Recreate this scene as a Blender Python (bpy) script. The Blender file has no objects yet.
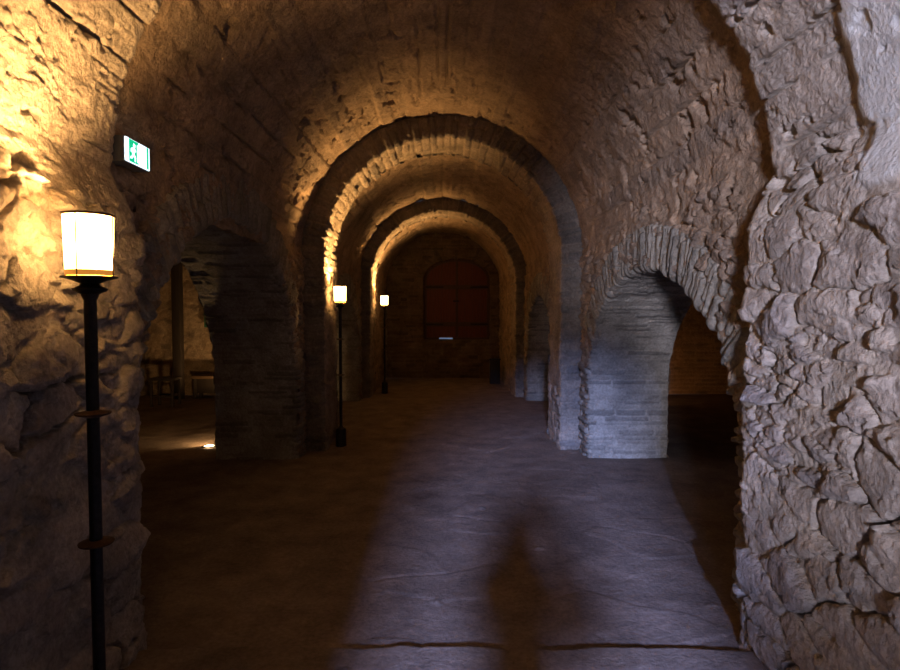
import bpy, bmesh, math, random
import numpy as np
from mathutils import Vector, Matrix

random.seed(7)
C = bpy.context.scene.collection
PI = math.pi

# ------------------------------------------------------------------ noise helpers (numpy)
def _h(ix, iy, iz, s):
    n = (ix.astype(np.int64) * 374761393 + iy.astype(np.int64) * 668265263 + iz.astype(np.int64) * 2147483647 % 4294967296
         + s * 1274126177) & 0xffffffff
    n = ((n ^ (n >> 13)) * 1274126177) & 0xffffffff
    n = ((n ^ (n >> 16)) * 2246822519) & 0xffffffff
    n = n ^ (n >> 15)
    return (n & 0xffffff) / float(0x1000000)

def vn(x, y, z=None, s=0):
    if z is None:
        z = np.zeros_like(x)
    fx, fy, fz = np.floor(x), np.floor(y), np.floor(z)
    tx, ty, tz = x - fx, y - fy, z - fz
    tx = tx * tx * (3 - 2 * tx); ty = ty * ty * (3 - 2 * ty); tz = tz * tz * (3 - 2 * tz)
    r = 0
    for i in (0, 1):
        wx = tx if i else 1 - tx
        for j in (0, 1):
            wy = ty if j else 1 - ty
            for k in (0, 1):
                wz = tz if k else 1 - tz
                r = r + _h(fx + i, fy + j, fz + k, s) * wx * wy * wz
    return r * 2 - 1

def fbm(P, f, s=0, o=4, g=.5):
    a, r, t = 1.0, 0, 0
    for k in range(o):
        r = r + a * vn(P[..., 0] * f + 13.7 * k, P[..., 1] * f + 5.1 * k, P[..., 2] * f, s + k)
        t += a; a *= g; f *= 2.03
    return r / t

def ss(a, b, x):
    t = np.clip((x - a) / (b - a), 0, 1)
    return t * t * (3 - 2 * t)

def worley(x, y, s, j=.8):
    ix, iy = np.floor(x), np.floor(y)
    z0 = np.zeros_like(x)
    f1 = np.full(x.shape, 9.0); f2 = np.full(x.shape, 9.0)
    rid = np.zeros(x.shape); dx1 = np.zeros(x.shape); dy1 = np.zeros(x.shape)
    for i in (-1, 0, 1):
        for k in (-1, 0, 1):
            cx, cy = ix + i, iy + k
            px = cx + .5 + j * (_h(cx, cy, z0, s) - .5) + .5 * (np.mod(cy, 2) - .5)
            py = cy + .5 + j * (_h(cx, cy, z0, s + 11) - .5)
            dx, dy = x - px, y - py
            d = np.sqrt(dx * dx + dy * dy)
            m = d < f1
            f2 = np.where(m, f1, np.minimum(f2, d))
            rid = np.where(m, _h(cx, cy, z0, s + 23), rid)
            dx1 = np.where(m, dx, dx1); dy1 = np.where(m, dy, dy1)
            f1 = np.where(m, d, f1)
    return f1, f2, rid, dx1, dy1

def cells1(u, w, s, j=.7):
    x = u / w
    i = np.floor(x); z0 = np.zeros_like(x)
    f1 = np.full(x.shape, 9.0); f2 = np.full(x.shape, 9.0); rid = np.zeros(x.shape); nid = np.zeros(x.shape)
    for k in (-1, 0, 1):
        c = i + k
        p = c + .5 + j * (_h(c, z0, z0, s) - .5)
        d = np.abs(x - p)
        m = d < f1
        f2 = np.where(m, f1, np.minimum(f2, d))
        rid = np.where(m, _h(c, z0 + 7, z0, s), rid); nid = np.where(m, c, nid)
        f1 = np.where(m, d, f1)
    return f2 - f1, rid, nid

# ------------------------------------------------------------------ masonry height fields
# each returns height (m), stone mask 0..1, random 0..1
def rubble(a, b, P, s=1, sx=.21, sy=.13, amp=1.0, mortar=.5):
    """a runs across a stone's height, b along its length"""
    w1 = fbm(P, 4.5, s + 40, 4, .6); w2 = fbm(P, 4.5, s + 60, 4, .6)
    w3 = fbm(P, 22, s + 45, 3, .6); w4 = fbm(P, 22, s + 65, 3, .6)
    x = a / sx + .34 * w1 + .05 * w3; y = b / sy + .34 * w2 + .05 * w4
    f1, f2, rid, dx, dy = worley(y, x, s, .95)
    e = f2 - f1
    r2 = np.mod(rid * 7.13, 1); r3 = np.mod(rid * 17.7, 1)
    body = ss(.0, .08, e) * .75 + ss(.05, .45, e) * .25
    h = body * (.012 + .036 * rid) + body * (dx * (r2 - .5) + dy * (r3 - .5)) * .06
    _, _, cr, cdx, cdy = worley(y * 2.3 + .5 * w3, x * 2.0 + .5 * w4, s + 97, .95)
    crack = cdx * (cr - .5) * 4 + cdy * (np.mod(cr * 5.7, 1) - .5) * 4
    facet = .007 * fbm(P, 9, s + 95, 5, .62) + .006 * crack + .003 * fbm(P, 30, s + 96, 4, .7)
    cover = (fbm(P, 2.6, s + 80, 5, .6) * .9 + .5) * mortar
    mort = cover * .066 - .010 + .014 * fbm(P, 11, s + 91, 5, .6) + .005 * fbm(P, 38, s + 92, 3, .7)
    hs = h + facet
    d = hs - mort
    k = ss(-.003, .005, d)
    hh = np.where(d > 0, hs, mort)
    # shadowed gaps where the mortar has fallen out
    gap = (1 - ss(.0, .09, e)) * ss(.05, .30, fbm(P, 3.1, s + 99, 3))
    return (hh - .060 * gap) * amp + .002 * fbm(P, 48, s + 93, 3, .8), k * body, rid

def small_rubble(a, b, P, s=2, amp=1.0):
    h1, k1, r1 = rubble(a, b, P, s, .080, .15, .95, .5)
    return h1 * amp, k1, r1

def courses(u, v, P, s=3, w=.065, lv=.32, amp=1.0):
    uu = u + .022 * fbm(P, 3.5, s + 5, 4, .6)
    e, r, i = cells1(uu, w, s)
    off = _h(i, i * 0 + 3, i * 0, s) * 5
    e2, r2, i2 = cells1(v + off + .02 * fbm(P, 6, s + 9, 2), lv, s + 3)
    rr = np.mod(r * 5.3 + r2 * 3.1 + _h(i, i2, i * 0, s + 4), 1)
    body = ss(0, .35, e) * ss(0, .12, e2)
    h = body * (.008 + .034 * rr) + .005 * fbm(P, 14, s + 12, 4, .6)
    return h * amp, body, rr

def boards(u, v, P, s=5, w=.17, amp=1.0):
    uu = u + .03 * fbm(P, 1.3, s + 2, 3)
    e, r, i = cells1(uu, w, s, .8)
    Q = np.stack([u * 1.0, v * .45, u * 0], -1)
    gate = ss(.02, .30, fbm(Q, 3.2, s + 7, 4, .6))
    groove = (1 - ss(.0, .10, e)) * gate
    e2, r2, i2 = cells1(uu + .3, w * .37, s + 1, .9)
    fine = (1 - ss(0, .22, e2)) * ss(.15, .4, fbm(Q, 5.0, s + 8, 3))
    base = fbm(P, 1.8, s + 3, 4) * .018 + (r - .5) * .014
    rough = fbm(P, 17, s + 17, 6, .72) * .011
    ridg = np.abs(fbm(P, 11, s + 19, 4, .6)) * .010
    pit = ss(.36, .50, fbm(P, 10, s + 31, 3)) * .030
    chip = ss(.20, .30, fbm(Q, 9, s + 37, 4, .6)) * .008
    h = base + rough + ridg - groove * .038 - fine * .012 - pit - chip
    return h * amp, np.clip(.55 + .5 * fbm(P, 3, s + 41, 3) - groove, 0, 1), r

def brick(a, b, P, s=9, amp=1.0):
    row = np.floor(b / .075)
    x = a / .24 + .5 * np.mod(row, 2) + .15 * _h(row, row * 0, row * 0, s)
    fx = np.abs(x - np.floor(x) - .5) * .24; fy = np.abs(b / .075 - row - .5) * .075
    body = ss(0, .012, .12 - fx) * ss(0, .012, .0375 - fy)
    r = _h(np.floor(x), row, row * 0, s)
    return (body * (.008 + .010 * r) + .006 * fbm(P, 12, s, 4)) * amp, body, r

# ------------------------------------------------------------------ mesh accumulation
class Acc:
    def __init__(s): s.v = []; s.f = []; s.c = []; s.n = 0
    def grid(s, pos, mask, rnd, sty=None):
        m, n = pos.shape[:2]
        s.v.append(pos.reshape(-1, 3))
        if sty is None: sty = np.zeros_like(mask)
        col = np.stack([mask, rnd, sty, np.ones_like(mask)], -1).reshape(-1, 4)
        s.c.append(col)
        i = np.arange(m * n).reshape(m, n) + s.n
        f = np.stack([i[:-1, :-1], i[1:, :-1], i[1:, 1:], i[:-1, 1:]], -1).reshape(-1, 4)
        s.f.append(f); s.n += m * n
    def build(s, name, mat, parent=None):
        v = np.concatenate(s.v).astype(np.float32); f = np.concatenate(s.f).astype(np.int32); c = np.concatenate(s.c).astype(np.float32)
        me = bpy.data.meshes.new(name)
        me.vertices.add(len(v)); me.vertices.foreach_set('co', v.ravel())
        me.loops.add(f.size); me.loops.foreach_set('vertex_index', f.ravel())
        me.polygons.add(len(f)); me.polygons.foreach_set('loop_start', np.arange(0, f.size, 4, dtype=np.int32))
        me.update(calc_edges=True)
        at = me.color_attributes.new('st', 'FLOAT_COLOR', 'POINT')
        at.data.foreach_set('color', c.ravel())
        me.shade_smooth()
        me.materials.append(mat)
        o = bpy.data.objects.new(name, me); C.objects.link(o)
        if parent: o.parent = parent
        return o

def spans(*segs):
    out = []
    for a, b, st in segs:
        n = max(2, int(round(abs(b - a) / st)))
        out.append(np.linspace(a, b, n, endpoint=False))
    out.append(np.array([segs[-1][1]]))
    return np.concatenate(out)

def sweep(acc, curve, section, D, hf, fade=None):
    """curve: P(n,3), N(n,3), u(n); section: out,dep,nout,ndep,v arrays"""
    P, N, u = curve; out, dep, no, nd, v = section
    D = np.array(D, float)
    pos = P[:, None, :] + N[:, None, :] * out[None, :, None] + D * dep[None, :, None]
    dr = N[:, None, :] * no[None, :, None] + D * nd[None, :, None]
    U = np.repeat(u[:, None], len(v), 1); V = np.repeat(v[None, :], len(u), 0)
    r = hf(U, V, pos)
    h, k, rr = r[:3]
    sty = r[3] if len(r) > 3 else None
    if fade is not None: h = h * fade(U, V)
    acc.grid(pos + dr * h[..., None], k, rr, sty)

def section_corner(depth, face, st, rad=.03, back=.05, coarse=None):
    """soffit from dep=-depth to 0 (normal -N), rounded corner, then face outward (normal +D), then dips back."""
    pts = []
    d = spans((-depth, -rad, st)) if coarse is None else spans((-depth, -coarse[0], coarse[1]), (-coarse[0], -rad, st))
    for x in d[:-1]: pts.append((0, x, -1, 0))
    for k in range(5):
        a = k / 4 * PI / 2
        pts.append((rad - rad * math.cos(a), -rad + rad * math.sin(a), -math.cos(a), math.sin(a)))
    for x in spans((rad, face, st))[1:]: pts.append((x, 0, 0, 1))
    if back:
        for k in (1, 2, 3): pts.append((face + .004 * k, -back * k / 3, .5, .6))
    p = np.array(pts, float)
    v = np.concatenate([[0], np.cumsum(np.hypot(np.diff(p[:, 0]), np.diff(p[:, 1])))])
    return p[:, 0], p[:, 1], p[:, 2], p[:, 3], v

def nave_curve(hw, z_imp, r, zc, st, y=0, cx=0, z0=0, jog=.08):
    """profile in x-z plane from left floor over the arch to right floor; N outward into the masonry"""
    pts = []
    for z in spans((z0, z_imp, st))[:-1]: pts.append((-hw, z, -1, 0))
    a0 = 0 if zc >= z_imp else math.asin((z_imp - zc) / r)
    if r != hw:
        for z in spans((z_imp, z_imp + jog, st))[:-1]:
            t = (z - z_imp) / jog; t = t * t * (3 - 2 * t)
            pts.append((-(hw + (r - hw) * t), z, -1, 0))
        z1 = z_imp + jog
    else: z1 = z_imp
    for z in (spans((z1, zc, st))[:-1] if zc > z1 + 1e-6 else []): pts.append((-r, z, -1, 0))
    a0 = 0 if zc >= z1 - 1e-6 else math.asin((z1 - zc) / r)
    n = int((PI - 2 * a0) * r / st)
    left = list(pts)
    arc = [(-r * math.cos(a0 + (PI - 2 * a0) * i / n), zc + r * math.sin(a0 + (PI - 2 * a0) * i / n),
            -math.cos(a0 + (PI - 2 * a0) * i / n), math.sin(a0 + (PI - 2 * a0) * i / n)) for i in range(n + 1)]
    right = [(-a, b, -c, d) for a, b, c, d in reversed(left)]
    p = np.array(left + arc + right, float)
    u = np.concatenate([[0], np.cumsum(np.hypot(np.diff(p[:, 0]), np.diff(p[:, 1])))])
    P = np.stack([p[:, 0] + cx, np.full(len(p), float(y)), p[:, 1]], -1)
    N = np.stack([p[:, 2], np.zeros(len(p)), p[:, 3]], -1)
    return P, N, u

def side_curve(x, y0, y1, zs, rise, st):
    """arch opening in a plane x=const, jamb near, ellipse, jamb far"""
    cy, a = (y0 + y1) / 2, (y1 - y0) / 2
    pts = [(y0, z, -1, 0) for z in spans((0, zs, st))[:-1]]
    n = int(PI * (a + rise) / 2 / st)
    for i in range(n + 1):
        t = PI * i / n
        ny, nz = -math.cos(t) / a, math.sin(t) / rise
        l = math.hypot(ny, nz)
        pts.append((cy - a * math.cos(t), zs + rise * math.sin(t), ny / l, nz / l))
    pts += [(y1, z, 1, 0) for z in reversed(spans((0, zs, st))[:-1])]
    p = np.array(pts, float)
    u = np.concatenate([[0], np.cumsum(np.hypot(np.diff(p[:, 0]), np.diff(p[:, 1])))])
    P = np.stack([np.full(len(p), float(x)), p[:, 0], p[:, 1]], -1)
    N = np.stack([np.zeros(len(p)), p[:, 2], p[:, 3]], -1)
    return P, N, u

def plane_patch(acc, A, Zlo, Zhi, mk, hf, nz):
    """columns at positions A, each from Zlo to Zhi; mk(A,Z)->pos,dir"""
    t = np.linspace(0, 1, nz)
    AA = np.repeat(A[:, None], nz, 1)
    ZZ = Zlo[:, None] + (Zhi - Zlo)[:, None] * t[None, :]
    pos, dr = mk(AA, ZZ)
    r = hf(AA, ZZ, pos)
    acc.grid(pos + dr * r[0][..., None], r[1], r[2], r[3] if len(r) > 3 else None)

# ------------------------------------------------------------------ materials
def newmat(name):
    m = bpy.data.materials.new(name); m.use_nodes = True
    nt = m.node_tree; nt.nodes.clear()
    out = nt.nodes.new('ShaderNodeOutputMaterial'); b = nt.nodes.new('ShaderNodeBsdfPrincipled')
    nt.links.new(b.outputs[0], out.inputs[0])
    return m, nt, b

def mixc(nt, fac, a, b, mode='MIX'):
    n = nt.nodes.new('ShaderNodeMix'); n.data_type = 'RGBA'; n.blend_type = mode
    for sock, val in ((n.inputs[0], fac), (n.inputs[6], a), (n.inputs[7], b)):
        if hasattr(val, 'is_linked') or hasattr(val, 'links'): nt.links.new(val, sock)
        elif isinstance(val, (int, float)): sock.default_value = val
        else: sock.default_value = (*val, 1)
    return n.outputs[2]

def noise(nt, scale, detail=6, rough=.6, vec=None):
    n = nt.nodes.new('ShaderNodeTexNoise'); n.inputs['Scale'].default_value = scale
    n.inputs['Detail'].default_value = detail; n.inputs['Roughness'].default_value = rough
    if vec: nt.links.new(vec, n.inputs['Vector'])
    return n.outputs[0]

def ramp(nt, fac, stops):
    n = nt.nodes.new('ShaderNodeValToRGB'); nt.links.new(fac, n.inputs[0])
    e = n.color_ramp.elements
    while len(e) < len(stops): e.new(.5)
    for k, (p, c) in enumerate(stops):
        e[k].position = p; e[k].color = (*c, 1)
    return n.outputs[0]

def stone_mat(name, mortar, s1, s2, s3, plaster=None, bump=.8):
    m, nt, b = newmat(name)
    geo = nt.nodes.new('ShaderNodeNewGeometry'); pos = geo.outputs['Position']
    at = nt.nodes.new('ShaderNodeVertexColor'); at.layer_name = 'st'
    sep = nt.nodes.new('ShaderNodeSeparateColor'); nt.links.new(at.outputs[0], sep.inputs[0])
    st = ramp(nt, sep.outputs[1], [(0, s1), (.5, s2), (1, s3)])
    n1 = noise(nt, 3.5, 8, .65, pos); n2 = noise(nt, 40, 6, .7, pos)
    base = mixc(nt, sep.outputs[0], mortar, st)
    v1 = ramp(nt, n1, [(.25, (.52, .50, .48)), (.75, (1.32, 1.28, 1.24))])
    base = mixc(nt, 1.0, base, v1, 'MULTIPLY')
    v2 = ramp(nt, n2, [(.3, (.60, .58, .56)), (.7, (1.28, 1.28, 1.28))])
    base = mixc(nt, .8, base, v2, 'MULTIPLY')
    if plaster:
        base = mixc(nt, sep.outputs[2], base, mixc(nt, .5, plaster, v1, 'MULTIPLY'))
    nt.links.new(base, b.inputs['Base Color'])
    b.inputs['Roughness'].default_value = .93
    b.inputs['Specular IOR Level'].default_value = .2
    # fine relief
    f1 = noise(nt, 60, 8, .7, pos); f2 = noise(nt, 18, 8, .65, pos)
    vor = nt.nodes.new('ShaderNodeTexVoronoi'); vor.inputs['Scale'].default_value = 45; nt.links.new(pos, vor.inputs['Vector'])
    ad = nt.nodes.new('ShaderNodeMath'); ad.operation = 'ADD'; nt.links.new(f1, ad.inputs[0]); nt.links.new(f2, ad.inputs[1])
    ad2 = nt.nodes.new('ShaderNodeMath'); ad2.operation = 'MULTIPLY_ADD'
    nt.links.new(vor.outputs[0], ad2.inputs[0]); ad2.inputs[1].default_value = .3; nt.links.new(ad.outputs[0], ad2.inputs[2])
    bp = nt.nodes.new('ShaderNodeBump'); bp.inputs['Strength'].default_value = bump; bp.inputs['Distance'].default_value = .022
    nt.links.new(ad2.outputs[0], bp.inputs['Height']); nt.links.new(bp.outputs[0], b.inputs['Normal'])
    return m

def simple(name, col, rough=.6, metal=0, nscale=30, var=.25, bump=.1, emit=None, es=0):
    m, nt, b = newmat(name)
    tc = nt.nodes.new('ShaderNodeTexCoord')
    n = noise(nt, nscale, 5, .6, tc.outputs['Object'])
    lo = tuple(c * (1 - var) for c in col); hi = tuple(min(1, c * (1 + var)) for c in col)
    nt.links.new(ramp(nt, n, [(.3, lo), (.7, hi)]), b.inputs['Base Color'])
    b.inputs['Roughness'].default_value = rough; b.inputs['Metallic'].default_value = metal
    if bump:
        bp = nt.nodes.new('ShaderNodeBump'); bp.inputs['Strength'].default_value = bump; bp.inputs['Distance'].default_value = .004
        nt.links.new(n, bp.inputs['Height']); nt.links.new(bp.outputs[0], b.inputs['Normal'])
    if emit:
        b.inputs['Emission Color'].default_value = (*emit, 1); b.inputs['Emission Strength'].default_value = es
    return m

def wood_mat(name, c1, c2, rough=.7):
    m, nt, b = newmat(name)
    tc = nt.nodes.new('ShaderNodeTexCoord'); mp = nt.nodes.new('ShaderNodeMapping')
    mp.inputs['Scale'].default_value = (14, 14, 1.6); nt.links.new(tc.outputs['Object'], mp.inputs[0])
    n = noise(nt, 2.2, 8, .7, mp.outputs[0])
    nt.links.new(ramp(nt, n, [(.3, c1), (.7, c2)]), b.inputs['Base Color'])
    b.inputs['Roughness'].default_value = rough
    bp = nt.nodes.new('ShaderNodeBump'); bp.inputs['Strength'].default_value = .4; bp.inputs['Distance'].default_value = .004
    nt.links.new(n, bp.inputs['Height']); nt.links.new(bp.outputs[0], b.inputs['Normal'])
    return m

M_NEAR = stone_mat('near_masonry', (.50, .45, .39), (.40, .36, .33), (.47, .42, .37), (.34, .31, .30), plaster=(.72, .73, .72))
M_NAVE = stone_mat('nave_masonry', (.44, .33, .23), (.31, .245, .18), (.40, .30, .215), (.27, .225, .185), plaster=(.45, .42, .36))
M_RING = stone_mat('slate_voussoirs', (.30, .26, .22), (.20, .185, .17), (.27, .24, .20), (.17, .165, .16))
M_SOF = stone_mat('arch_soffit', (.42, .35, .27), (.30, .26, .21), (.40, .33, .26), (.27, .24, .21))
M_SIDE = stone_mat('side_arch_masonry', (.40, .38, .33), (.29, .275, .24), (.37, .35, .30), (.23, .22, .195))
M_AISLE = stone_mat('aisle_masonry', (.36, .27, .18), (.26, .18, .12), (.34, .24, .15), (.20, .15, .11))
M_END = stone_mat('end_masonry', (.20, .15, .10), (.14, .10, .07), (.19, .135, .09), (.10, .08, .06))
M_FLOOR = stone_mat('earth_floor', (.205, .162, .135), (.18, .14, .115), (.22, .175, .145), (.16, .125, .105), bump=.35)

def struct(o, kind='structure'): o['kind'] = kind; return o

# ------------------------------------------------------------------ dimensions
Y0, YN, YB1, YR1, YB2, YR2 = -1.2, 2.8, 2.75, 6.8, 7.5, 10.95
YR2b, YE = 11.65, 14.1
HW, RV, ZC = 1.60, 1.60, 2.18      # bay one side wall, vault radius, vault centre
THK = .82

# ------------------------------------------------------------------ near arch (wall_left / wall_right / ceiling of the place we stand in)
def near_hf(U, V, P):
    x, y, z = P[..., 0], P[..., 1], P[..., 2]
    h1, k1, r1 = rubble(U, V, P, 1, .15, .28, 1.25, .60)
    h1b, k1b, r1b = rubble(U, V, P, 8, .07, .15, 1.1, .7)
    sel = ss(.16, .24, fbm(P, 1.7, 77, 2))
    h1 = h1 * (1 - sel) + h1b * sel; k1 = k1 * (1 - sel) + k1b * sel; r1 = np.where(sel > .5, r1b, r1)
    h2, k2, r2 = boards(U, V, P, 5, .20, 1.25)
    h2 = h2 + .03 + .018 * fbm(P, 4.5, 101, 5, .6)
    t = ss(-.16, .16, z - 2.08 + .45 * fbm(P, 2.0, 55, 4))
    h = h1 * (1 - t) + h2 * t
    sty = np.clip(ss(0, .05, x - 1.0) * ss(0, .10, (2.20 - y) + .18 * fbm(P, 2.4, 66, 4)) * ss(0, .06, z - 2.12 + .25 * fbm(P, 2.0, 67, 3)), 0, 1)
    h = h * (1 - .75 * sty) + .045 * sty + sty * .004 * fbm(P, 10, 3, 3)
    return h, k1 * (1 - t) + k2 * t, r1 * (1 - t) + r2 * t, sty

cv = nave_curve(1.43, 1.96, 1.55, 2.12, .0075, y=YN, jog=.30)
sec = section_corner(YN - Y0, .32, .0075, .05, .0, coarse=(1.15, .04))
P, N, u = cv
near = {'wall_left': (0, None), 'ceiling': None, 'wall_right': None}
n = len(u)
iL = int(np.argmax(P[:, 2] > 2.45)); iR = n - 1 - iL
def near_sweep(name, a, b):
    acc = Acc()
    sub = (P[a:b + 1].copy(), N[a:b + 1], u[a:b + 1])
    out, dep, no, nd, v = sec
    Pp, Nn, uu = sub
    pos = Pp[:, None, :] + Nn[:, None, :] * out[None, :, None] + np.array([0, 1., 0]) * dep[None, :, None]
    # the left flank leans in a little towards the visitor
    w = np.clip((YN - pos[..., 1]) * .04, 0, .15) * np.clip(-pos[..., 0] / 1.3, 0, 1)
    pos[..., 0] += w
    dr = Nn[:, None, :] * no[None, :, None] + np.array([0, 1., 0]) * nd[None, :, None]
    U = np.repeat(uu[:, None], len(v), 1); V = np.repeat(v[None, :], len(uu), 0)
    h, k, r, s = near_hf(U, V, pos)
    acc.grid(pos + dr * h[..., None], k, r, s)
    return struct(acc.build(name, M_NEAR))
near_sweep('wall_left', 0, iL); near_sweep('ceiling', iL, iR); near_sweep('wall_right', iR, n - 1)

# back wall with the doorway the daylight comes through (behind the visitor)
def hole_wall(acc, mk, a0, a1, ztop, holes, hf, st):
    """wall from a0..a1, z 0..ztop, with arched openings (c, half, sill, spring, rise)"""
    edges = [a0]
    for (c, hf_, sill, sp, ri) in holes: edges += [c - hf_, c + hf_]
    edges.append(a1)
    for i in range(len(edges) - 1):
        A = spans((edges[i], edges[i + 1], st))
        if i % 2 == 1:
            c, hw_, sill, sp, ri = holes[i // 2]
            t = np.linspace(-PI / 2, PI / 2, max(12, len(A)))
            A = c + hw_ * np.sin(t)
            lo = sp + ri * np.cos(t)
            plane_patch(acc, A, lo, np.full(len(A), ztop), mk, hf, max(3, int((ztop - sp) / st)))
            if sill > 0:
                plane_patch(acc, A, np.zeros(len(A)), np.full(len(A), sill), mk, hf, max(3, int(sill / st)))
        else:
            plane_patch(acc, A, np.zeros(len(A)), np.full(len(A), ztop), mk, hf, max(3, int(ztop / st)))

acc = Acc()
DC, DH = -.02, .43
def mk_back(A, Z): return np.stack([A, np.full_like(A, Y0), Z], -1), np.stack([A * 0, A * 0 + 1, A * 0], -1)
hole_wall(acc, mk_back, -1.9, 1.9, 3.9, [(DC, DH, 0, 2.30, .36)], lambda a, b, P: rubble(b, a, P, 31), .05)
def mk_back2(A, Z): return np.stack([A, np.full_like(A, Y0 - .5), Z], -1), np.stack([A * 0, A * 0 - 1, A * 0], -1)
hole_wall(acc, mk_back2, -1.9, 1.9, 3.9, [(DC, DH, 0, 2.30, .36)], lambda a, b, P: rubble(b, a, P, 33), .05)
struct(acc.build('wall_back', M_NEAR))

# ------------------------------------------------------------------ bays
def bay(idx, y0, y1, hw, r, zc, side, st, seedoff, hfv=None):
    """side: (ya, yb, zs, rise) opening per side or None"""
    def surf_left(sgn):
        def mk(A, Z):
            return np.stack([np.full_like(A, sgn * hw), A, Z], -1), np.stack([A * 0 - sgn, A * 0, A * 0], -1)
        return mk
    def hf_any(a, zz, Pp, sgn):
        z = Pp[..., 2]
        hb, kb, rb = boards(zz * 1.0, a, Pp, 5 + seedoff, .16, 1.6)
        hr, kr, rr = small_rubble(zz, a, Pp, 21 + seedoff, 1.25)
        t = ss(-.12, .12, z - 2.30 + .30 * fbm(Pp, 2.0, 71 + seedoff, 3))
        rel = (1 - t) * hr + t * hb
        return rel + .01 * fbm(Pp, 1.2, 5, 2), kr * (1 - t) + kb * t, rr * (1 - t) + rb * t
    nm = {1: ('wall_nave_left', 'wall_nave_right', 'ceiling_nave'), 2: ('wall_passage_left', 'wall_passage_right', 'ceiling_passage'),
          3: ('wall_far_left', 'wall_far_right', 'ceiling_far')}[idx]
    for sgn, name in ((-1, nm[0]), (1, nm[1])):
        acc = Acc()
        holes = []
        ar = side[0 if sgn < 0 else 1] if side else None
        if ar: holes = [((ar[0] + ar[1]) / 2, (ar[1] - ar[0]) / 2, 0, ar[2], ar[3])]
        hole_wall(acc, surf_left(sgn), y0, y1, zc, holes, lambda a, b, Pp: hf_any(a, b, Pp, sgn), st)
        struct(acc.build(name, M_NAVE))
    # vault
    acc = Acc()
    nA = int(PI * r / st)
    th = np.linspace(0, PI, nA)
    A = spans((y0, y1, st))
    TH, AA = np.meshgrid(th, A, indexing='ij')
    pos = np.stack([-r * np.cos(TH), AA, zc + r * np.sin(TH)], -1)
    dr = np.stack([np.cos(TH), TH * 0, -np.sin(TH)], -1)
    arc = zc + np.where(TH < PI / 2, TH * r, (PI - TH) * r)
    # make the two halves of the crown meet: blend arc coordinate by angle
    h, k, rr = hf_any(AA, arc, pos, 0)
    acc.grid(pos + dr * h[..., None], k, rr)
    struct(acc.build(nm[2], M_NAVE))

SL1 = (3.00, 6.40, .80, 1.50)     # left side arch, bay one
SR1 = (3.12, 6.42, .82, 1.12)     # right side arch, bay one
S2 = (8.00, 10.55, .75, 1.10)
bay(1, YB1, YR1 + .1, HW, RV, ZC, (SL1, SR1), .016, 0)
bay(2, YR1 + .3, YR2 + .1, 1.52, 1.52, 2.10, (S2, S2), .024, 100)
bay(3, YR2 + .3, YE, 1.36, 1.36, 2.05, None, .03, 200)

# side arches: soffit + jambs + ring of thin slate voussoirs on the nave side
def tagt(o, label, cat, group=None):
    o['label'] = label; o['category'] = cat
    if group: o['group'] = group
    return o

def side_arch(ar, sgn, hw, st, seed, label, depth=THK):
    c = side_curve(sgn * (hw - .02), *ar, st)
    sc_ = section_corner(depth + .02, .30 if ar[3] > 1 else .25, st, .02, .06)
    def hf(U, V, Pp):
        h, k, r = courses(U, V, Pp, seed, .055, .40, 1.0)
        mo = (.5 + .8 * fbm(Pp, 2.4, seed + 8, 4)) * .044 + .008 * fbm(Pp, 20, seed + 9, 4)
        onj = V < depth - .02
        k = np.where((mo > h) & onj, 0, k); h = np.where(onj, np.maximum(h, mo), h * 1.25) + .016 * fbm(Pp, 6, seed + 10, 4, .6)
        # ring stones flush out thinner on the wall face
        z = Pp[..., 2]
        return h, k, r
    acc = Acc()
    sweep(acc, c, sc_, (-sgn, 0, 0), hf)
    o = acc.build('side_arch', M_SIDE)
    return tagt(o, label, 'arch')
side_arch(SL1, -1, HW, .013, 41, 'large low side arch on the left in the first bay, beside the nearest lamp', )
side_arch(SR1, 1, HW, .012, 44, 'low side arch on the right with thin slate voussoirs and daylight on its far jamb')
side_arch(S2, -1, 1.52, .025, 47, 'side arch hidden in the dark left of the passage, between the two far lamps')
side_arch(S2, 1, 1.52, .022, 50, 'small side arch on the right of the passage, between the two transverse arches')

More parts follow.
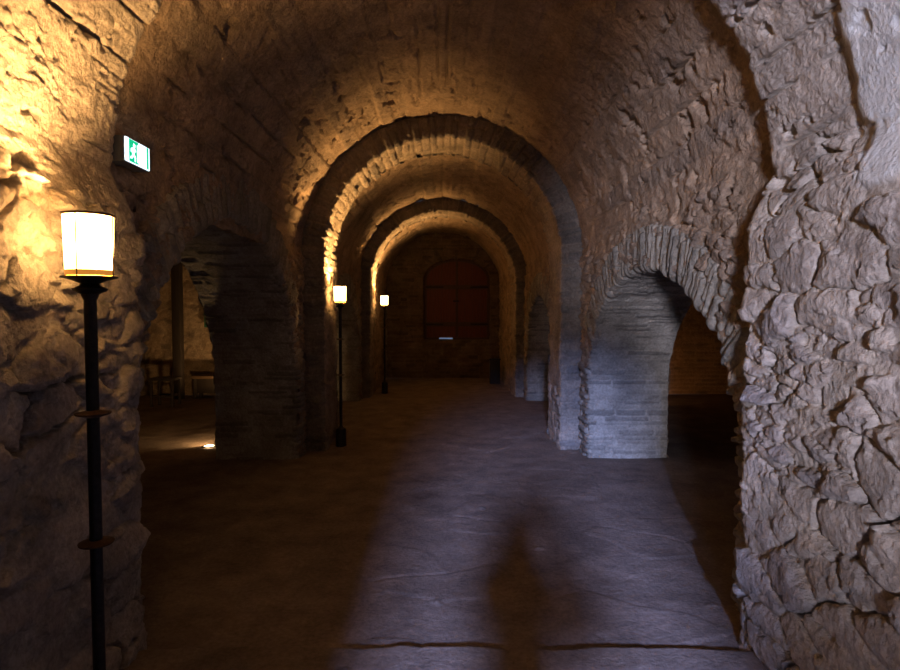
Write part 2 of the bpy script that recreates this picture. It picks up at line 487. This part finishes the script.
# transverse arches
def transverse(y, depth, hw, zc, ring, st, seed, label):
    root = bpy.data.objects.new('transverse_arch', None); C.objects.link(root)
    root.location = (0, y, 0)
    tagt(root, label, 'arch', 'transverse arches along the passage')
    c = nave_curve(hw, zc, hw, zc, st, y=y)
    P, N, u = c
    f = section_corner(depth, ring, st, .02, .0)
    def hf(U, V, Pp):
        h, k, r = courses(U, V, Pp, seed, .085, .45, .9)
        hp, kp, rp = boards(V * .6 + 3, U, Pp, seed + 1, .3, .9)
        g = ss(-.15, .25, fbm(Pp, 3.0, seed + 2, 3)) * (V < depth - .03)
        h = h * (1 - .75 * g) + g * (.012 + hp); k = k * (1 - g * .6)
        h = h + .010 * fbm(Pp, 5, seed + 6, 4) * 1.5
        hr, kr, rr = rubble(U, V, Pp, seed + 3, .12, .2, .9, .55)
        low = 1 - ss(-.1, .15, Pp[..., 2] - zc)
        w = low * .6
        return h * (1 - w) + hr * w, k * (1 - w) + kr * w, r
    i1 = int(np.argmax(P[:, 2] >= zc)); i2 = len(u) - 1 - i1
    for nm, a, b in (('pier', 0, i1), ('arch_ring', i1, i2), ('pier', i2, len(u) - 1)):
        for part in (0, 1):
            pass
        sub = (P[a:b + 1] - np.array([0, y, 0]), N[a:b + 1], u[a:b + 1])
        # soffit + front face (faces the visitor, -y); section runs from the back edge
        acc = Acc()
        sweep(acc, sub, f, (0, -1, 0), hf)
        # shift so that the front face stands at y
        me = acc.build(nm, M_SOF, root)
        # back face
        acc2 = Acc()
        o_, d_, no_, nd_, v_ = section_corner(.05, ring, st * 2, .02, .0)
        sub2 = (sub[0] + np.array([0, depth - 0.0, 0]), sub[1], sub[2])
        sweep(acc2, sub2, (o_, d_, no_, nd_, v_ + depth), (0, 1, 0), hf)
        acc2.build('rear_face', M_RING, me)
        # dark slate on the front face: second material by section position
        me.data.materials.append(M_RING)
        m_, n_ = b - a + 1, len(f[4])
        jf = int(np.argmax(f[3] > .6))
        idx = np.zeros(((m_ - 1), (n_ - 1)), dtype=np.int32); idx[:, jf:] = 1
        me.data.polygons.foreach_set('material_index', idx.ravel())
    return root
transverse(YR1, .72, 1.35, 2.19, .24, .014, 61, 'nearer of the two stone arches across the passage, just before the second lamp')
transverse(YR2, .70, 1.34, 2.06, .22, .022, 66, 'farther of the two stone arches across the passage, behind the first one')

# ------------------------------------------------------------------ end wall with recessed shutter door
acc = Acc()
def mk_end(A, Z): return np.stack([A, np.full_like(A, YE), Z], -1), np.stack([A * 0, A * 0 - 1, A * 0], -1)
EC, EH, ES, ESP, ER = .33, .80, .90, 2.30, .52
hf_end = lambda a, b, P: courses(b, a, P, 81, .09, .26, 1.1)
hole_wall(acc, mk_end, -1.6, 1.6, 3.6, [(EC, EH, ES, ESP, ER)], hf_end, .03)
# reveal of the niche
cvd = []
n_ = 60
pts = [(EC - EH, z, -1, 0) for z in np.linspace(ES, ESP, 30)[:-1]]
for i in range(n_ + 1):
    t = PI * i / n_; pts.append((EC - EH * math.cos(t), ESP + ER * math.sin(t), -math.cos(t), math.sin(t)))
pts += [(EC + EH, z, 1, 0) for z in np.linspace(ESP, ES, 30)[1:]]
p = np.array(pts)
uu = np.concatenate([[0], np.cumsum(np.hypot(np.diff(p[:, 0]), np.diff(p[:, 1])))])
cE = (np.stack([p[:, 0], np.full(len(p), YE + 0.0), p[:, 1]], -1), np.stack([p[:, 2], p[:, 2] * 0, p[:, 3]], -1), uu)
sweep(acc, cE, section_corner(.30, .26, .025, .02, .04), (0, -1, 0), lambda U, V, P: courses(U, V, P, 84, .10, .5, .9))
# sill slab
A = np.linspace(EC - EH - .05, EC + EH + .05, 40); B = np.linspace(YE - .03, YE + .32, 10)
AA, BB = np.meshgrid(A, B, indexing='ij')
acc.grid(np.stack([AA, BB, ES + .01 * fbm(np.stack([AA, BB, BB], -1), 5, 3)], -1), AA * 0 + .5, AA * 0 + .5)
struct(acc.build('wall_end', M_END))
acc = Acc()
AA, BB = np.meshgrid(np.linspace(-2.5, 2.5, 5), np.linspace(0, 4.2, 5), indexing='ij')

# ------------------------------------------------------------------ aisles
def aisle(sgn, name, xin, xout, y0, y1):
    for (nm, which) in (('wall_' + name + '_aisle_inner', 0), ('wall_' + name + '_aisle_outer', 1), ('wall_' + name + '_aisle_far', 2), ('wall_' + name + '_aisle_near', 3), ('ceiling_' + name + '_aisle', 4)):
        acc = Acc()
        if which == 0:
            def mk(A, Z): return np.stack([np.full_like(A, sgn * xin), A, Z], -1), np.stack([A * 0 + sgn, A * 0, A * 0], -1)
            a1 = SL1 if sgn < 0 else SR1
            holes = [((q[0] + q[1]) / 2, (q[1] - q[0]) / 2, 0, q[2], q[3]) for q in (a1, S2)]
            hole_wall(acc, mk, y0, y1, 2.4, holes, lambda a, b, P: small_rubble(b, a, P, 91), .045)
        elif which == 1:
            def mk(A, Z): return np.stack([np.full_like(A, sgn * xout), A, Z], -1), np.stack([A * 0 - sgn, A * 0, A * 0], -1)
            hole_wall(acc, mk, y0, y1, 2.4, [], lambda a, b, P: brick(a, b, P, 92), .045)
        elif which in (2, 3):
            yy = y1 if which == 2 else y0; dd = -1 if which == 2 else 1
            def mk(A, Z): return np.stack([A, np.full_like(A, yy), Z], -1), np.stack([A * 0, A * 0 + dd, A * 0], -1)
            fn = (lambda a, b, P: rubble(b, a, P, 93, .14, .22, .6, .9)) if sgn < 0 else (lambda a, b, P: brick(a, b, P, 94, 1.2))
            hole_wall(acc, mk, min(sgn * xin, sgn * xout) - .05, max(sgn * xin, sgn * xout) + .05, 3.6, [], fn, .025 if which == 2 else .06)
        else:
            cx, rr = (xin + xout) / 2, (xout - xin) / 2
            th = np.linspace(0, PI, 110); A = spans((y0, y1, .05))
            TH, AA = np.meshgrid(th, A, indexing='ij')
            pos = np.stack([sgn * cx - rr * np.cos(TH), AA, 2.4 + 1.1 * np.sin(TH)], -1)
            dr = np.stack([np.cos(TH), TH * 0, -np.sin(TH)], -1)
            h, k, r_ = boards(TH * rr, AA, pos, 95)
            acc.grid(pos + dr * h[..., None], k, r_)
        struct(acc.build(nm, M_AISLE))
aisle(-1, 'left', HW + THK - .01, 5.6, 1.6, 11.3)
aisle(1, 'right', HW + THK - .01, 5.4, 1.6, 11.3)

# ------------------------------------------------------------------ floor
X = spans((-5.9, -1.7, .05), (-1.7, 2.6, .016), (2.6, 5.9, .05))
Yy = spans((-8.0, 1.6, .10), (1.6, 4.6, .012), (4.6, 8, .025), (8, 14.5, .04))
XX, YY = np.meshgrid(X, Yy, indexing='ij')
pos = np.stack([XX, YY, XX * 0], -1)
h = .012 * fbm(pos, 1.1, 7, 3) + .004 * fbm(pos, 9, 9, 4, .6)
f1, f2, rid, dx, dy = worley(XX / .5 + .3 * fbm(pos, 2, 11, 2), YY / .42 + .3 * fbm(pos, 2, 12, 2), 15, .9)
pres = (np.mod(rid * 9.7, 1) > .72)
h += .006 * ss(0, .07, f2 - f1) * pres
# little stones sticking up
g1, g2, gr, gx, gy = worley(XX / .26, YY / .26, 18, .9)
h += (.004 + .014 * gr) * ss(.17, .05, g1) * (np.mod(gr * 13.1, 1) > .80) * (.5 + fbm(pos, 30, 8, 2))
edge = 2.70 + .05 * fbm(pos, 1.6, 21, 3) + .012 * fbm(pos, 11, 22, 2) - .02 * XX
step = 1 - ss(-.012, .012, YY - edge)
h = h + .045 * step - .008 * np.exp(-((YY - edge - .02) / .02) ** 2)
pos[..., 2] = h
acc = Acc(); acc.grid(pos, .5 + .5 * fbm(pos, 1.5, 3, 3), rid)
struct(acc.build('floor', M_FLOOR))

# ------------------------------------------------------------------ small mesh helpers
def link(name, bm, mat, parent=None, smooth=True):
    me = bpy.data.meshes.new(name); bmesh.ops.recalc_face_normals(bm, faces=bm.faces); bm.to_mesh(me); bm.free()
    for m in (mat if isinstance(mat, (list, tuple)) else [mat]): me.materials.append(m)
    if smooth:
        me.shade_smooth()
        me.set_sharp_from_angle(angle=math.radians(35))
    o = bpy.data.objects.new(name, me); C.objects.link(o)
    if parent: o.parent = parent
    return o

def lathe(prof, seg=40, cx=0, cy=0, cap=True):
    bm = bmesh.new(); rings = []
    for r, z in prof:
        rings.append([bm.verts.new((cx + r * math.cos(2 * PI * i / seg), cy + r * math.sin(2 * PI * i / seg), z)) for i in range(seg)])
    for a, b in zip(rings, rings[1:]):
        for i in range(seg):
            bm.faces.new((a[i], a[(i + 1) % seg], b[(i + 1) % seg], b[i]))
    if cap:
        bm.faces.new(rings[0]); bm.faces.new(rings[-1])
    return bm

def box(bm, x0, x1, y0, y1, z0, z1, bev=0):
    r = bmesh.ops.create_cube(bm, size=1)
    vs = r['verts']
    for v in vs:
        v.co = Vector((x0 + (v.co.x + .5) * (x1 - x0), y0 + (v.co.y + .5) * (y1 - y0), z0 + (v.co.z + .5) * (z1 - z0)))
    if bev:
        es = list({e for v in vs for e in v.link_edges})
        bmesh.ops.bevel(bm, geom=es, offset=bev, segments=2, affect='EDGES', profile=.5)
    return bm

def bxo(name, mat, parent, *a, bev=.003):
    return link(name, box(bmesh.new(), *a, bev=bev), mat, parent)

def tube(p0, p1, r, seg=10):
    bm = bmesh.new(); p0, p1 = Vector(p0), Vector(p1); d = (p1 - p0)
    q = d.to_track_quat('Z', 'Y').to_matrix().to_4x4()
    bmesh.ops.create_cone(bm, cap_ends=True, segments=seg, radius1=r, radius2=r, depth=d.length, matrix=Matrix.Translation((p0 + p1) / 2) @ q)
    return bm

# ------------------------------------------------------------------ lamps
WARM = (1.0, .55, .19)
M_IRON = simple('dark_wrought_iron', (.025, .022, .020), .45, .7, 60, .4, .25)
M_RUST = simple('rusty_iron', (.10, .055, .03), .6, .6, 60, .4, .25)
M_GLOW = simple('glowing_frosted_glass', (.9, .8, .6), .4, 0, 30, .05, 0, (1.0, .53, .17), 30.0)
M_GLOWLOW = simple('frosted_glass_foot', (.5, .25, .06), .4, 0, 30, .05, 0, (1.0, .36, .05), .55)

def make_lamp(Ht, label, power, collars=(.84, 1.26)):
    t = bpy.data.objects.new('standing_lamp', None); C.objects.link(t)
    tagt(t, label, 'floor lamp', 'standing lamps along the left side')
    gz = Ht - .205
    link('base', lathe([(.0, 0), (.062, 0), (.066, .01), (.062, .02), (.060, .19), (.055, .21), (.03, .225), (.02, .24)]), M_IRON, t)
    link('pole', lathe([(.0185, .2), (.0185, gz - .05)], 24), M_IRON, t)
    for z in collars:
        link('collar', lathe([(.018, z - .012), (.024, z - .010), (.050, z - .002), (.052, z + .003), (.030, z + .008), (.018, z + .012)], 32), M_RUST, t)
    link('dish', lathe([(.018, gz - .075), (.024, gz - .062), (.026, gz - .055), (.046, gz - .045), (.050, gz - .038), (.030, gz - .028), (.026, gz - .022),
                        (.050, gz - .012), (.078, gz - .004), (.080, gz), (.074, gz + .001), (.0, gz + .002)], 48), M_IRON, t)
    g = link('glass_shade', lathe([(.066, gz + .020), (.067, gz + .06), (.0685, gz + .12), (.070, gz + .19)], 56, cap=False), M_GLOW, t)
    link('glass_foot', lathe([(.066, gz + .002), (.068, gz + .020)], 56, cap=False), M_GLOWLOW, g)
    link('rim', lathe([(.0700, gz + .187), (.0745, gz + .187), (.0745, gz + .194), (.0700, gz + .194), (.0700, gz + .187)], 56, cap=False), M_RUST, t)
    for k in range(4):
        a = -PI / 2 + .05 + k * PI / 2
        link('wire', tube((.0715 * math.cos(a), .0715 * math.sin(a), gz), (.0735 * math.cos(a), .0735 * math.sin(a), gz + .19), .002, 8), M_RUST, t)
    L = bpy.data.lights.new('bulb', 'POINT'); L.energy = power; L.color = WARM; L.shadow_soft_size = .028
    lo = bpy.data.objects.new('bulb', L); C.objects.link(lo); lo.parent = t; lo.location = (0, 0, gz + .118)
    return t
lamps = [(-1.195, 2.05, 1.752, 'nearest standing lamp, its glowing glass shade against the rough left wall', 210),
         (-1.20, 7.02, 1.89, 'second standing lamp, inside the nearer stone arch on the left', 230),
         (-1.12, 11.5, 1.885, 'farthest and smallest looking standing lamp, under the farther stone arch', 230)]
for x, y, H, lb, pw in lamps:
    t = make_lamp(H, lb, pw, (.70, 1.115) if y < 2.7 else (.84, 1.26)); t.scale = (1.08,) * 3 if y < 2.7 else (1, 1, 1); t.location = (x, y, .042 if y < 2.7 else .0)

# ------------------------------------------------------------------ exit sign on the left wall of the first bay
M_HOUS = simple('sign_housing', (.07, .08, .11), .4, 0, 30, .1, .05)
M_WGLOW = simple('sign_white', (.8, .9, 1), .4, 0, 30, .02, 0, (.72, .90, 1.0), 2.2)
M_GGLOW = simple('sign_green', (0, .5, .25), .4, 0, 30, .05, 0, (.0, .62, .30), 1.0)
sg = bpy.data.objects.new('exit_sign', None); C.objects.link(sg)
sg.location = (-1.535, 3.04, 2.375)   # centre, face towards +x
tagt(sg, 'small lit green and white emergency exit sign high on the left wall', 'exit sign')
link('housing', box(bmesh.new(), -.09, .012, -.122, .122, -.062, .062, .006), M_HOUS, sg)
link('diffuser', box(bmesh.new(), .010, .018, -.117, .117, -.057, .057, .002), M_WGLOW, sg)
link('green_panel', box(bmesh.new(), .017, .0195, -.088, .000, -.054, .054, 0), M_GGLOW, sg)
link('green_panel', box(bmesh.new(), .017, .0195, .085, .102, -.054, .054, 0), M_GGLOW, sg)
def fig(parts_):
    bm = bmesh.new()
    for a, b, r in parts_:
        d = Vector((0, b[0] - a[0], b[1] - a[1])); nrm = Vector((0, -d.z, d.y)).normalized() * r
        A0, B0 = Vector((.0195, a[0], a[1])), Vector((.0195, b[0], b[1]))
        q = [bm.verts.new(A0 + nrm), bm.verts.new(A0 - nrm), bm.verts.new(B0 - nrm), bm.verts.new(B0 + nrm)]
        q2 = [bm.verts.new(v.co + Vector((.0012, 0, 0))) for v in q]
        bm.faces.new(q2)
        for i in range(4): bm.faces.new((q[i], q[(i + 1) % 4], q2[(i + 1) % 4], q2[i]))
    return bm
link('running_figure', fig([((-.045, .018), (-.052, -.014), .010), ((-.052, -.012), (-.032, -.026), .006), ((-.032, -.026), (-.034, -.046), .005),
     ((-.052, -.012), (-.064, -.032), .006), ((-.064, -.032), (-.080, -.034), .005), ((-.045, .014), (-.026, .004), .004),
     ((-.046, .014), (-.068, .010), .004), ((-.068, .010), (-.072, -.006), .004), ((-.044, .022), (-.038, .038), .009)]), M_WGLOW, sg, False)
link('door_mark', box(bmesh.new(), .0195, .0205, -.014, -.004, -.046, .040, 0), M_WGLOW, sg, False)

# ------------------------------------------------------------------ recessed floor light in the left aisle, plus two added ones out of view
M_LENS = simple('uplight_lens', (1, .9, .7), .3, 0, 30, .02, 0, (1.0, .74, .40), 12.0)
M_STEEL = simple('brushed_steel_ring', (.35, .33, .30), .35, 1, 60, .15, .05)
def uplight(x, y, label, en, aim=(0, 0, 1), size=2.2, col=(1, .60, .25)):
    t = bpy.data.objects.new('floor_uplight', None); C.objects.link(t); t.location = (x, y, .012)
    tagt(t, label, 'floor light')
    link('ring', lathe([(.055, 0), (.080, 0), (.080, .008), (.072, .012), (.055, .010), (.055, 0)], 40, cap=False), M_STEEL, t)
    link('lens', lathe([(.056, .002), (.056, .009), (.04, .013), (.001, .015)], 40), M_LENS, t)
    L = bpy.data.lights.new('uplight_beam', 'SPOT'); L.energy = en; L.color = col; L.spot_size = size; L.spot_blend = .6; L.shadow_soft_size = .05
    o = bpy.data.objects.new('uplight_beam', L); C.objects.link(o); o.parent = t; o.location = (0, 0, .04)
    o.rotation_euler = Vector(aim).to_track_quat('-Z', 'Y').to_euler()
    return t
uplight(-2.72, 6.95, 'small bright round light set into the floor behind the left side arch', 90, (-.5, .6, 1), 3.0)
uplight(-3.30, 10.2, 'added round floor light, unseen behind the pier, washing the far wall of the left aisle', 75, (-.7, .5, 1.1), 1.9)  # added out of view to brighten the left aisle's end wall
uplight(3.25, 10.3, 'added round floor light, unseen behind the pillar, washing the far wall of the right aisle', 24, (.8, .3, .9), 2.7, (1, .45, .15))  # likewise an added, hidden source, giving the right aisle its dim orange

# left aisle furniture, seen through the left side arch
M_DWOOD = wood_mat('dark_old_wood', (.014, .008, .005), (.028, .016, .009))
M_WOOD2 = wood_mat('brown_board', (.08, .045, .022), (.12, .065, .03))
pt = link('timber_post', box(bmesh.new(), -.075, .075, -.075, .075, 0, 2.95, .008), M_DWOOD)
pt.location = (-4.75, 10.80, 0); tagt(pt, 'dark upright timber post in front of the lit wall of the left aisle', 'post')
bn = bpy.data.objects.new('wooden_bench', None); C.objects.link(bn); bn.location = (-4.12, 10.98, 0)
tagt(bn, 'low dark wooden bench against the far wall of the left aisle', 'bench')
bxo('seat', M_WOOD2, bn, -.42, .42, -.17, .17, .36, .41)
bxo('apron', M_DWOOD, bn, -.38, .38, -.15, .15, .10, .358)
for a in (-.36, .36):
    for b in (-.13, .13): bxo('leg', M_DWOOD, bn, a - .03, a + .03, b - .03, b + .03, .008, .358)
st_ = bpy.data.objects.new('wooden_stool', None); C.objects.link(st_); st_.location = (-4.62, 10.0, 0)
tagt(st_, 'dark wooden stool with open legs standing left of the timber post', 'stool')
bxo('seat', M_DWOOD, st_, -.20, .20, -.17, .17, .44, .48)
for a in (-.17, .17):
    for b in (-.14, .14): bxo('leg', M_DWOOD, st_, a - .02, a + .02, b - .02, b + .02, .008, .44)
for b in (-.14, .14): bxo('stretcher', M_DWOOD, st_, -.155, .155, b - .012, b + .012, .16, .19)
gp = link('wall_panel', box(bmesh.new(), -.2, .2, -.03, .03, -.38, .38, .006), simple('dark_green_paint', (.02, .09, .05), .6))
gp.location = (-4.22, 11.18, 1.66); tagt(gp, 'dark green panel on the far wall of the left aisle, partly behind the pier', 'panel')

# ------------------------------------------------------------------ wooden double door in the end wall
M_DOOR = wood_mat('reddish_brown_door_boards', (.08, .020, .010), (.15, .038, .016))
M_DOOR2 = wood_mat('door_frame_wood', (.05, .025, .014), (.08, .04, .02))
dr_ = bpy.data.objects.new('arched_double_door', None); C.objects.link(dr_); dr_.location = (EC, YE + .20, ES + .012)
tagt(dr_, 'dark reddish wooden double door with arched top, closed, set above the ground in the end wall', 'door')
def arch_z(x): return (ESP - ES) + ER * math.sqrt(max(0, 1 - (x / EH) ** 2)) - .03
def leaf(x0, x1, nm):
    bm = bmesh.new(); nb = 4
    for i in range(nb):
        a, b = x0 + (x1 - x0) * i / nb, x0 + (x1 - x0) * (i + 1) / nb - .006
        k = 5; xs = [a + (b - a) * j / k for j in range(k + 1)]
        prof = [(a, .03)] + [(b, .03)] + [(x, arch_z(x)) for x in reversed(xs)]
        f = [bm.verts.new((x, 0, z)) for x, z in prof]; g = [bm.verts.new((x, .035, z)) for x, z in prof]
        bm.faces.new(f); bm.faces.new(list(reversed(g)))
        for j in range(len(f)): bm.faces.new((f[j], g[j], g[(j + 1) % len(f)], f[(j + 1) % len(f)]))
    o = link(nm, bm, M_DOOR, dr_, False)
    s = 1 if x0 < 0 else -1
    bm = bmesh.new(); xs = [x0 + (x1 - x0) * j / 14 for j in range(15)]
    prof = [(x0, .04), (x1, .04)] + [(x, arch_z(x) - .005) for x in reversed(xs)]
    f = [bm.verts.new((x, .036, z)) for x, z in prof]; g = [bm.verts.new((x, .05, z)) for x, z in prof]
    bm.faces.new(f); bm.faces.new(list(reversed(g)))
    for j in range(len(f)): bm.faces.new((f[j], g[j], g[(j + 1) % len(f)], f[(j + 1) % len(f)]))
    link('backing', bm, M_DOOR2, o, False)
    for z in (.30, 1.18):
        bxo('rail', M_DOOR2, o, x0 + .02, x1 - .02, -.022, 0, z, z + .10)
        bxo('strap_hinge', M_IRON, o, (x0 if s > 0 else x1 - .42), (x0 + .42 if s > 0 else x1), -.030, -.022, z + .03, z + .07, bev=.001)
    return o
l1 = leaf(-EH + .06, -.004, 'door_leaf'); l2 = leaf(.004, EH - .06, 'door_leaf')
bxo('cover_strip', M_DOOR2, l2, -.03, .03, -.018, 0, .04, 1.86)
link('latch', box(bmesh.new(), -.09, .05, -.045, -.02, .88, .92, .004), M_IRON, dr_)
bm = bmesh.new()
for s in (-1, 1): box(bm, min(s * (EH - .085), s * (EH + .06)), max(s * (EH - .085), s * (EH + .06)), -.02, .06, 0, ESP - ES + .02, .004)
box(bm, -EH, -.42, -.02, .06, -.03, .034, .004); box(bm, -.10, EH, -.02, .06, -.03, .034, .004)
k = 30
for i in range(k):
    a0, a1 = PI * i / k, PI * (i + 1) / k
    q = []
    for rr, yy in ((EH - .085, -.02), (EH + .08, -.02), (EH + .08, .06), (EH - .085, .06)):
        for a in (a0, a1):
            q.append(bm.verts.new((-rr * math.cos(a), yy, (ESP - ES) + (rr - EH + ER) * math.sin(a))))
    for (i0, i1, i2, i3) in ((0, 1, 3, 2), (2, 3, 5, 4), (4, 5, 7, 6), (6, 7, 1, 0)): bm.faces.new((q[i0], q[i1], q[i2], q[i3]))
link('door_frame', bm, M_DOOR2, dr_, False)

bx_ = bpy.data.objects.new('floor_cabinet', None); C.objects.link(bx_); bx_.location = (1.12, 12.95, .0)
tagt(bx_, 'small dark upright box on the floor at the far right end of the passage', 'box')
M_DARK = simple('dark_painted_metal', (.02, .02, .022), .5, .3)
bxo('body', M_DARK, bx_, -.11, .11, -.10, .10, .01, .52, bev=.006)
bxo('lid', M_DARK, bx_, -.12, .12, -.11, .11, .522, .55, bev=.006)

# ------------------------------------------------------------------ the photographer, standing in the daylight behind the camera
def person():
    bm_pts = {}
    V = []; E = []; R = []
    def add(co, r, par=None):
        V.append(co); R.append(r)
        if par is not None: E.append((par, len(V) - 1))
        return len(V) - 1
    pel = add((0, 0, .95), (.150, .110)); wa = add((0, 0, 1.10), (.130, .100), pel); ch = add((0, .01, 1.28), (.155, .11), wa)
    nb_ = add((0, 0, 1.44), (.085, .07), ch); nk = add((0, .005, 1.51), (.135, .115), nb_)
    hd = add((0, .0, 1.61), (.140, .120), nk); ht = add((0, -.01, 1.71), (.105, .095), hd)
    no = add((0, .125, 1.605), (.013, .013), hd)
    for s in (-1, 1):
        sh = add((s * .155, 0, 1.40), (.064, .062), nb_); el = add((s * .20, .14, 1.20), (.046, .046), sh)
        wr = add((s * .12, .27, 1.47), (.030, .030), el); pm = add((s * .088, .262, 1.545), (.018, .030), wr)
        for k, (dz, l) in enumerate(((.030, .060), (.012, .070), (-.006, .066), (-.022, .052))):
            a = add((s * .086, .278, 1.575 + dz), (.009, .009), pm)
            b = add((s * .080, .278 + l * .5, 1.580 + dz), (.008, .008), a)
            add((s * (.080 - l * .45), .280 + l * .55, 1.582 + dz), (.007, .007), b)
        th = add((s * .070, .235, 1.55), (.011, .011), pm); add((s * .050, .228, 1.575), (.009, .009), th)
        hp = add((s * .095, 0, .86), (.090, .090), pel); kn = add((s * .105, .01, .48), (.060, .062), hp)
        an = add((s * .11, -.01, .10), (.042, .045), kn); he = add((s * .11, .02, .05), (.045, .045), an)
        add((s * .125, .17, .04), (.040, .030), he)
    me = bpy.data.meshes.new('skeleton'); me.from_pydata([Vector(v) for v in V], E, [])
    tmp = bpy.data.objects.new('skeleton', me); C.objects.link(tmp)
    tmp.modifiers.new('s', 'SKIN'); tmp.modifiers.new('u', 'SUBSURF').levels = 2
    sk = me.skin_vertices[0] if me.skin_vertices else None
    if sk is None:
        bm = bmesh.new(); bm.from_mesh(me); bm.verts.layers.skin.verify(); bm.to_mesh(me); bm.free(); sk = me.skin_vertices[0]
    for i, r in enumerate(R):
        sk.data[i].radius = r; sk.data[i].use_root = (i == 0)
    dg = bpy.context.evaluated_depsgraph_get(); dg.update()
    m2 = bpy.data.meshes.new_from_object(tmp.evaluated_get(dg))
    bpy.data.objects.remove(tmp)
    m2.materials.clear()
    for m in (simple('skin', (.55, .36, .27), .6), simple('navy_jacket', (.03, .04, .07), .85), simple('dark_trousers', (.025, .025, .028), .85),
              simple('brown_hair', (.05, .03, .02), .7), simple('black_shoes', (.01, .01, .01), .5)): m2.materials.append(m)
    for p in m2.polygons:
        c = p.center
        p.material_index = 4 if c.z < .09 else 2 if c.z < .93 else 0 if (c.y > .235 and c.z > 1.44) else 1 if c.z < 1.47 or (c.y > .13 and c.z < 1.5) else \
            1 if (c.z > 1.70 or c.y < .07 or abs(c.x) > .09) else 0
        p.use_smooth = True
    o = bpy.data.objects.new('person', m2); C.objects.link(o)
    o.location = (-.02, -.50, .045); o.rotation_euler = (0, 0, math.radians(-30)); o.scale = (1.05, 1.05, 1.05)
    tagt(o, 'person in dark hooded jacket and trousers standing near the doorway, hands raised to the face', 'person')
    return o
pers = person()
kc = bpy.data.objects.new('photo_camera', None); C.objects.link(kc)
Rz = Matrix.Rotation(math.radians(-30), 4, 'Z')
kc.location = Vector((-.02, -.50, .045)) + Rz @ Vector((0, .325 * 1.05, 1.60 * 1.05)); kc.rotation_euler = (0, 0, math.radians(-30))
tagt(kc, 'black camera held up by the person in the dark hooded jacket', 'camera')
M_BLK = simple('black_plastic', (.012, .012, .012), .4)
link('body', box(bmesh.new(), -.066, .066, -.024, .024, -.040, .036, .006), M_BLK, kc)
link('viewfinder', box(bmesh.new(), -.022, .022, -.030, .020, .037, .056, .004), M_BLK, kc)
bm = lathe([(.0, .025), (.030, .025), (.030, .06), (.033, .062), (.033, .09), (.028, .092), (.026, .080), (.0, .078)], 32)
bmesh.ops.rotate(bm, verts=bm.verts, cent=(0, 0, 0), matrix=Matrix.Rotation(-PI / 2, 3, 'X'))
link('lens', bm, M_BLK, kc)

# ------------------------------------------------------------------ daylight
def aimed(name, typ, loc, target, energy, color, **kw):
    L = bpy.data.lights.new(name, typ); L.energy = energy; L.color = color
    for k_, v_ in kw.items(): setattr(L, k_, v_)
    o = bpy.data.objects.new(name, L); C.objects.link(o); o.location = loc
    o.rotation_euler = (Vector(target) - Vector(loc)).to_track_quat('-Z', 'Y').to_euler()
    return o
DAY = (.38, .48, 1.0)
aimed('daylight', 'SPOT', (-.64, -5.8, 3.53), (.3, 5, 0.6), 12500, DAY, shadow_soft_size=.28, spot_size=math.radians(50), spot_blend=.3)
aimed('low_daylight', 'SPOT', (-1.42, -5.8, 2.0), (1.45, 3.4, 1.95), 5600, (.76, .76, 1.0), shadow_soft_size=.34, spot_size=math.radians(24), spot_blend=1.0)

w = bpy.data.worlds.new('world'); bpy.context.scene.world = w; w.use_nodes = True
nt = w.node_tree; bg = nt.nodes['Background']
bg.inputs[0].default_value = (.45, .58, .9, 1); bg.inputs[1].default_value = .25

# ------------------------------------------------------------------ camera
cam = bpy.data.cameras.new('camera'); co = bpy.data.objects.new('camera', cam); C.objects.link(co)
cam.sensor_width = 36; cam.lens = 600 / 900 * 36; cam.clip_start = .05
co.location = (0, 0, 1.6)
co.rotation_euler = (math.radians(90) - math.atan(25 / 600), 0, -math.atan(7 / 600))
sc = bpy.context.scene; sc.camera = co
sc.view_settings.view_transform = 'Standard'; sc.view_settings.look = 'None'
sc.view_settings.gamma = 1; sc.view_settings.exposure = -0.12; sc.view_settings.use_curve_mapping = False
sc.cycles.max_bounces = 8; sc.cycles.diffuse_bounces = 3
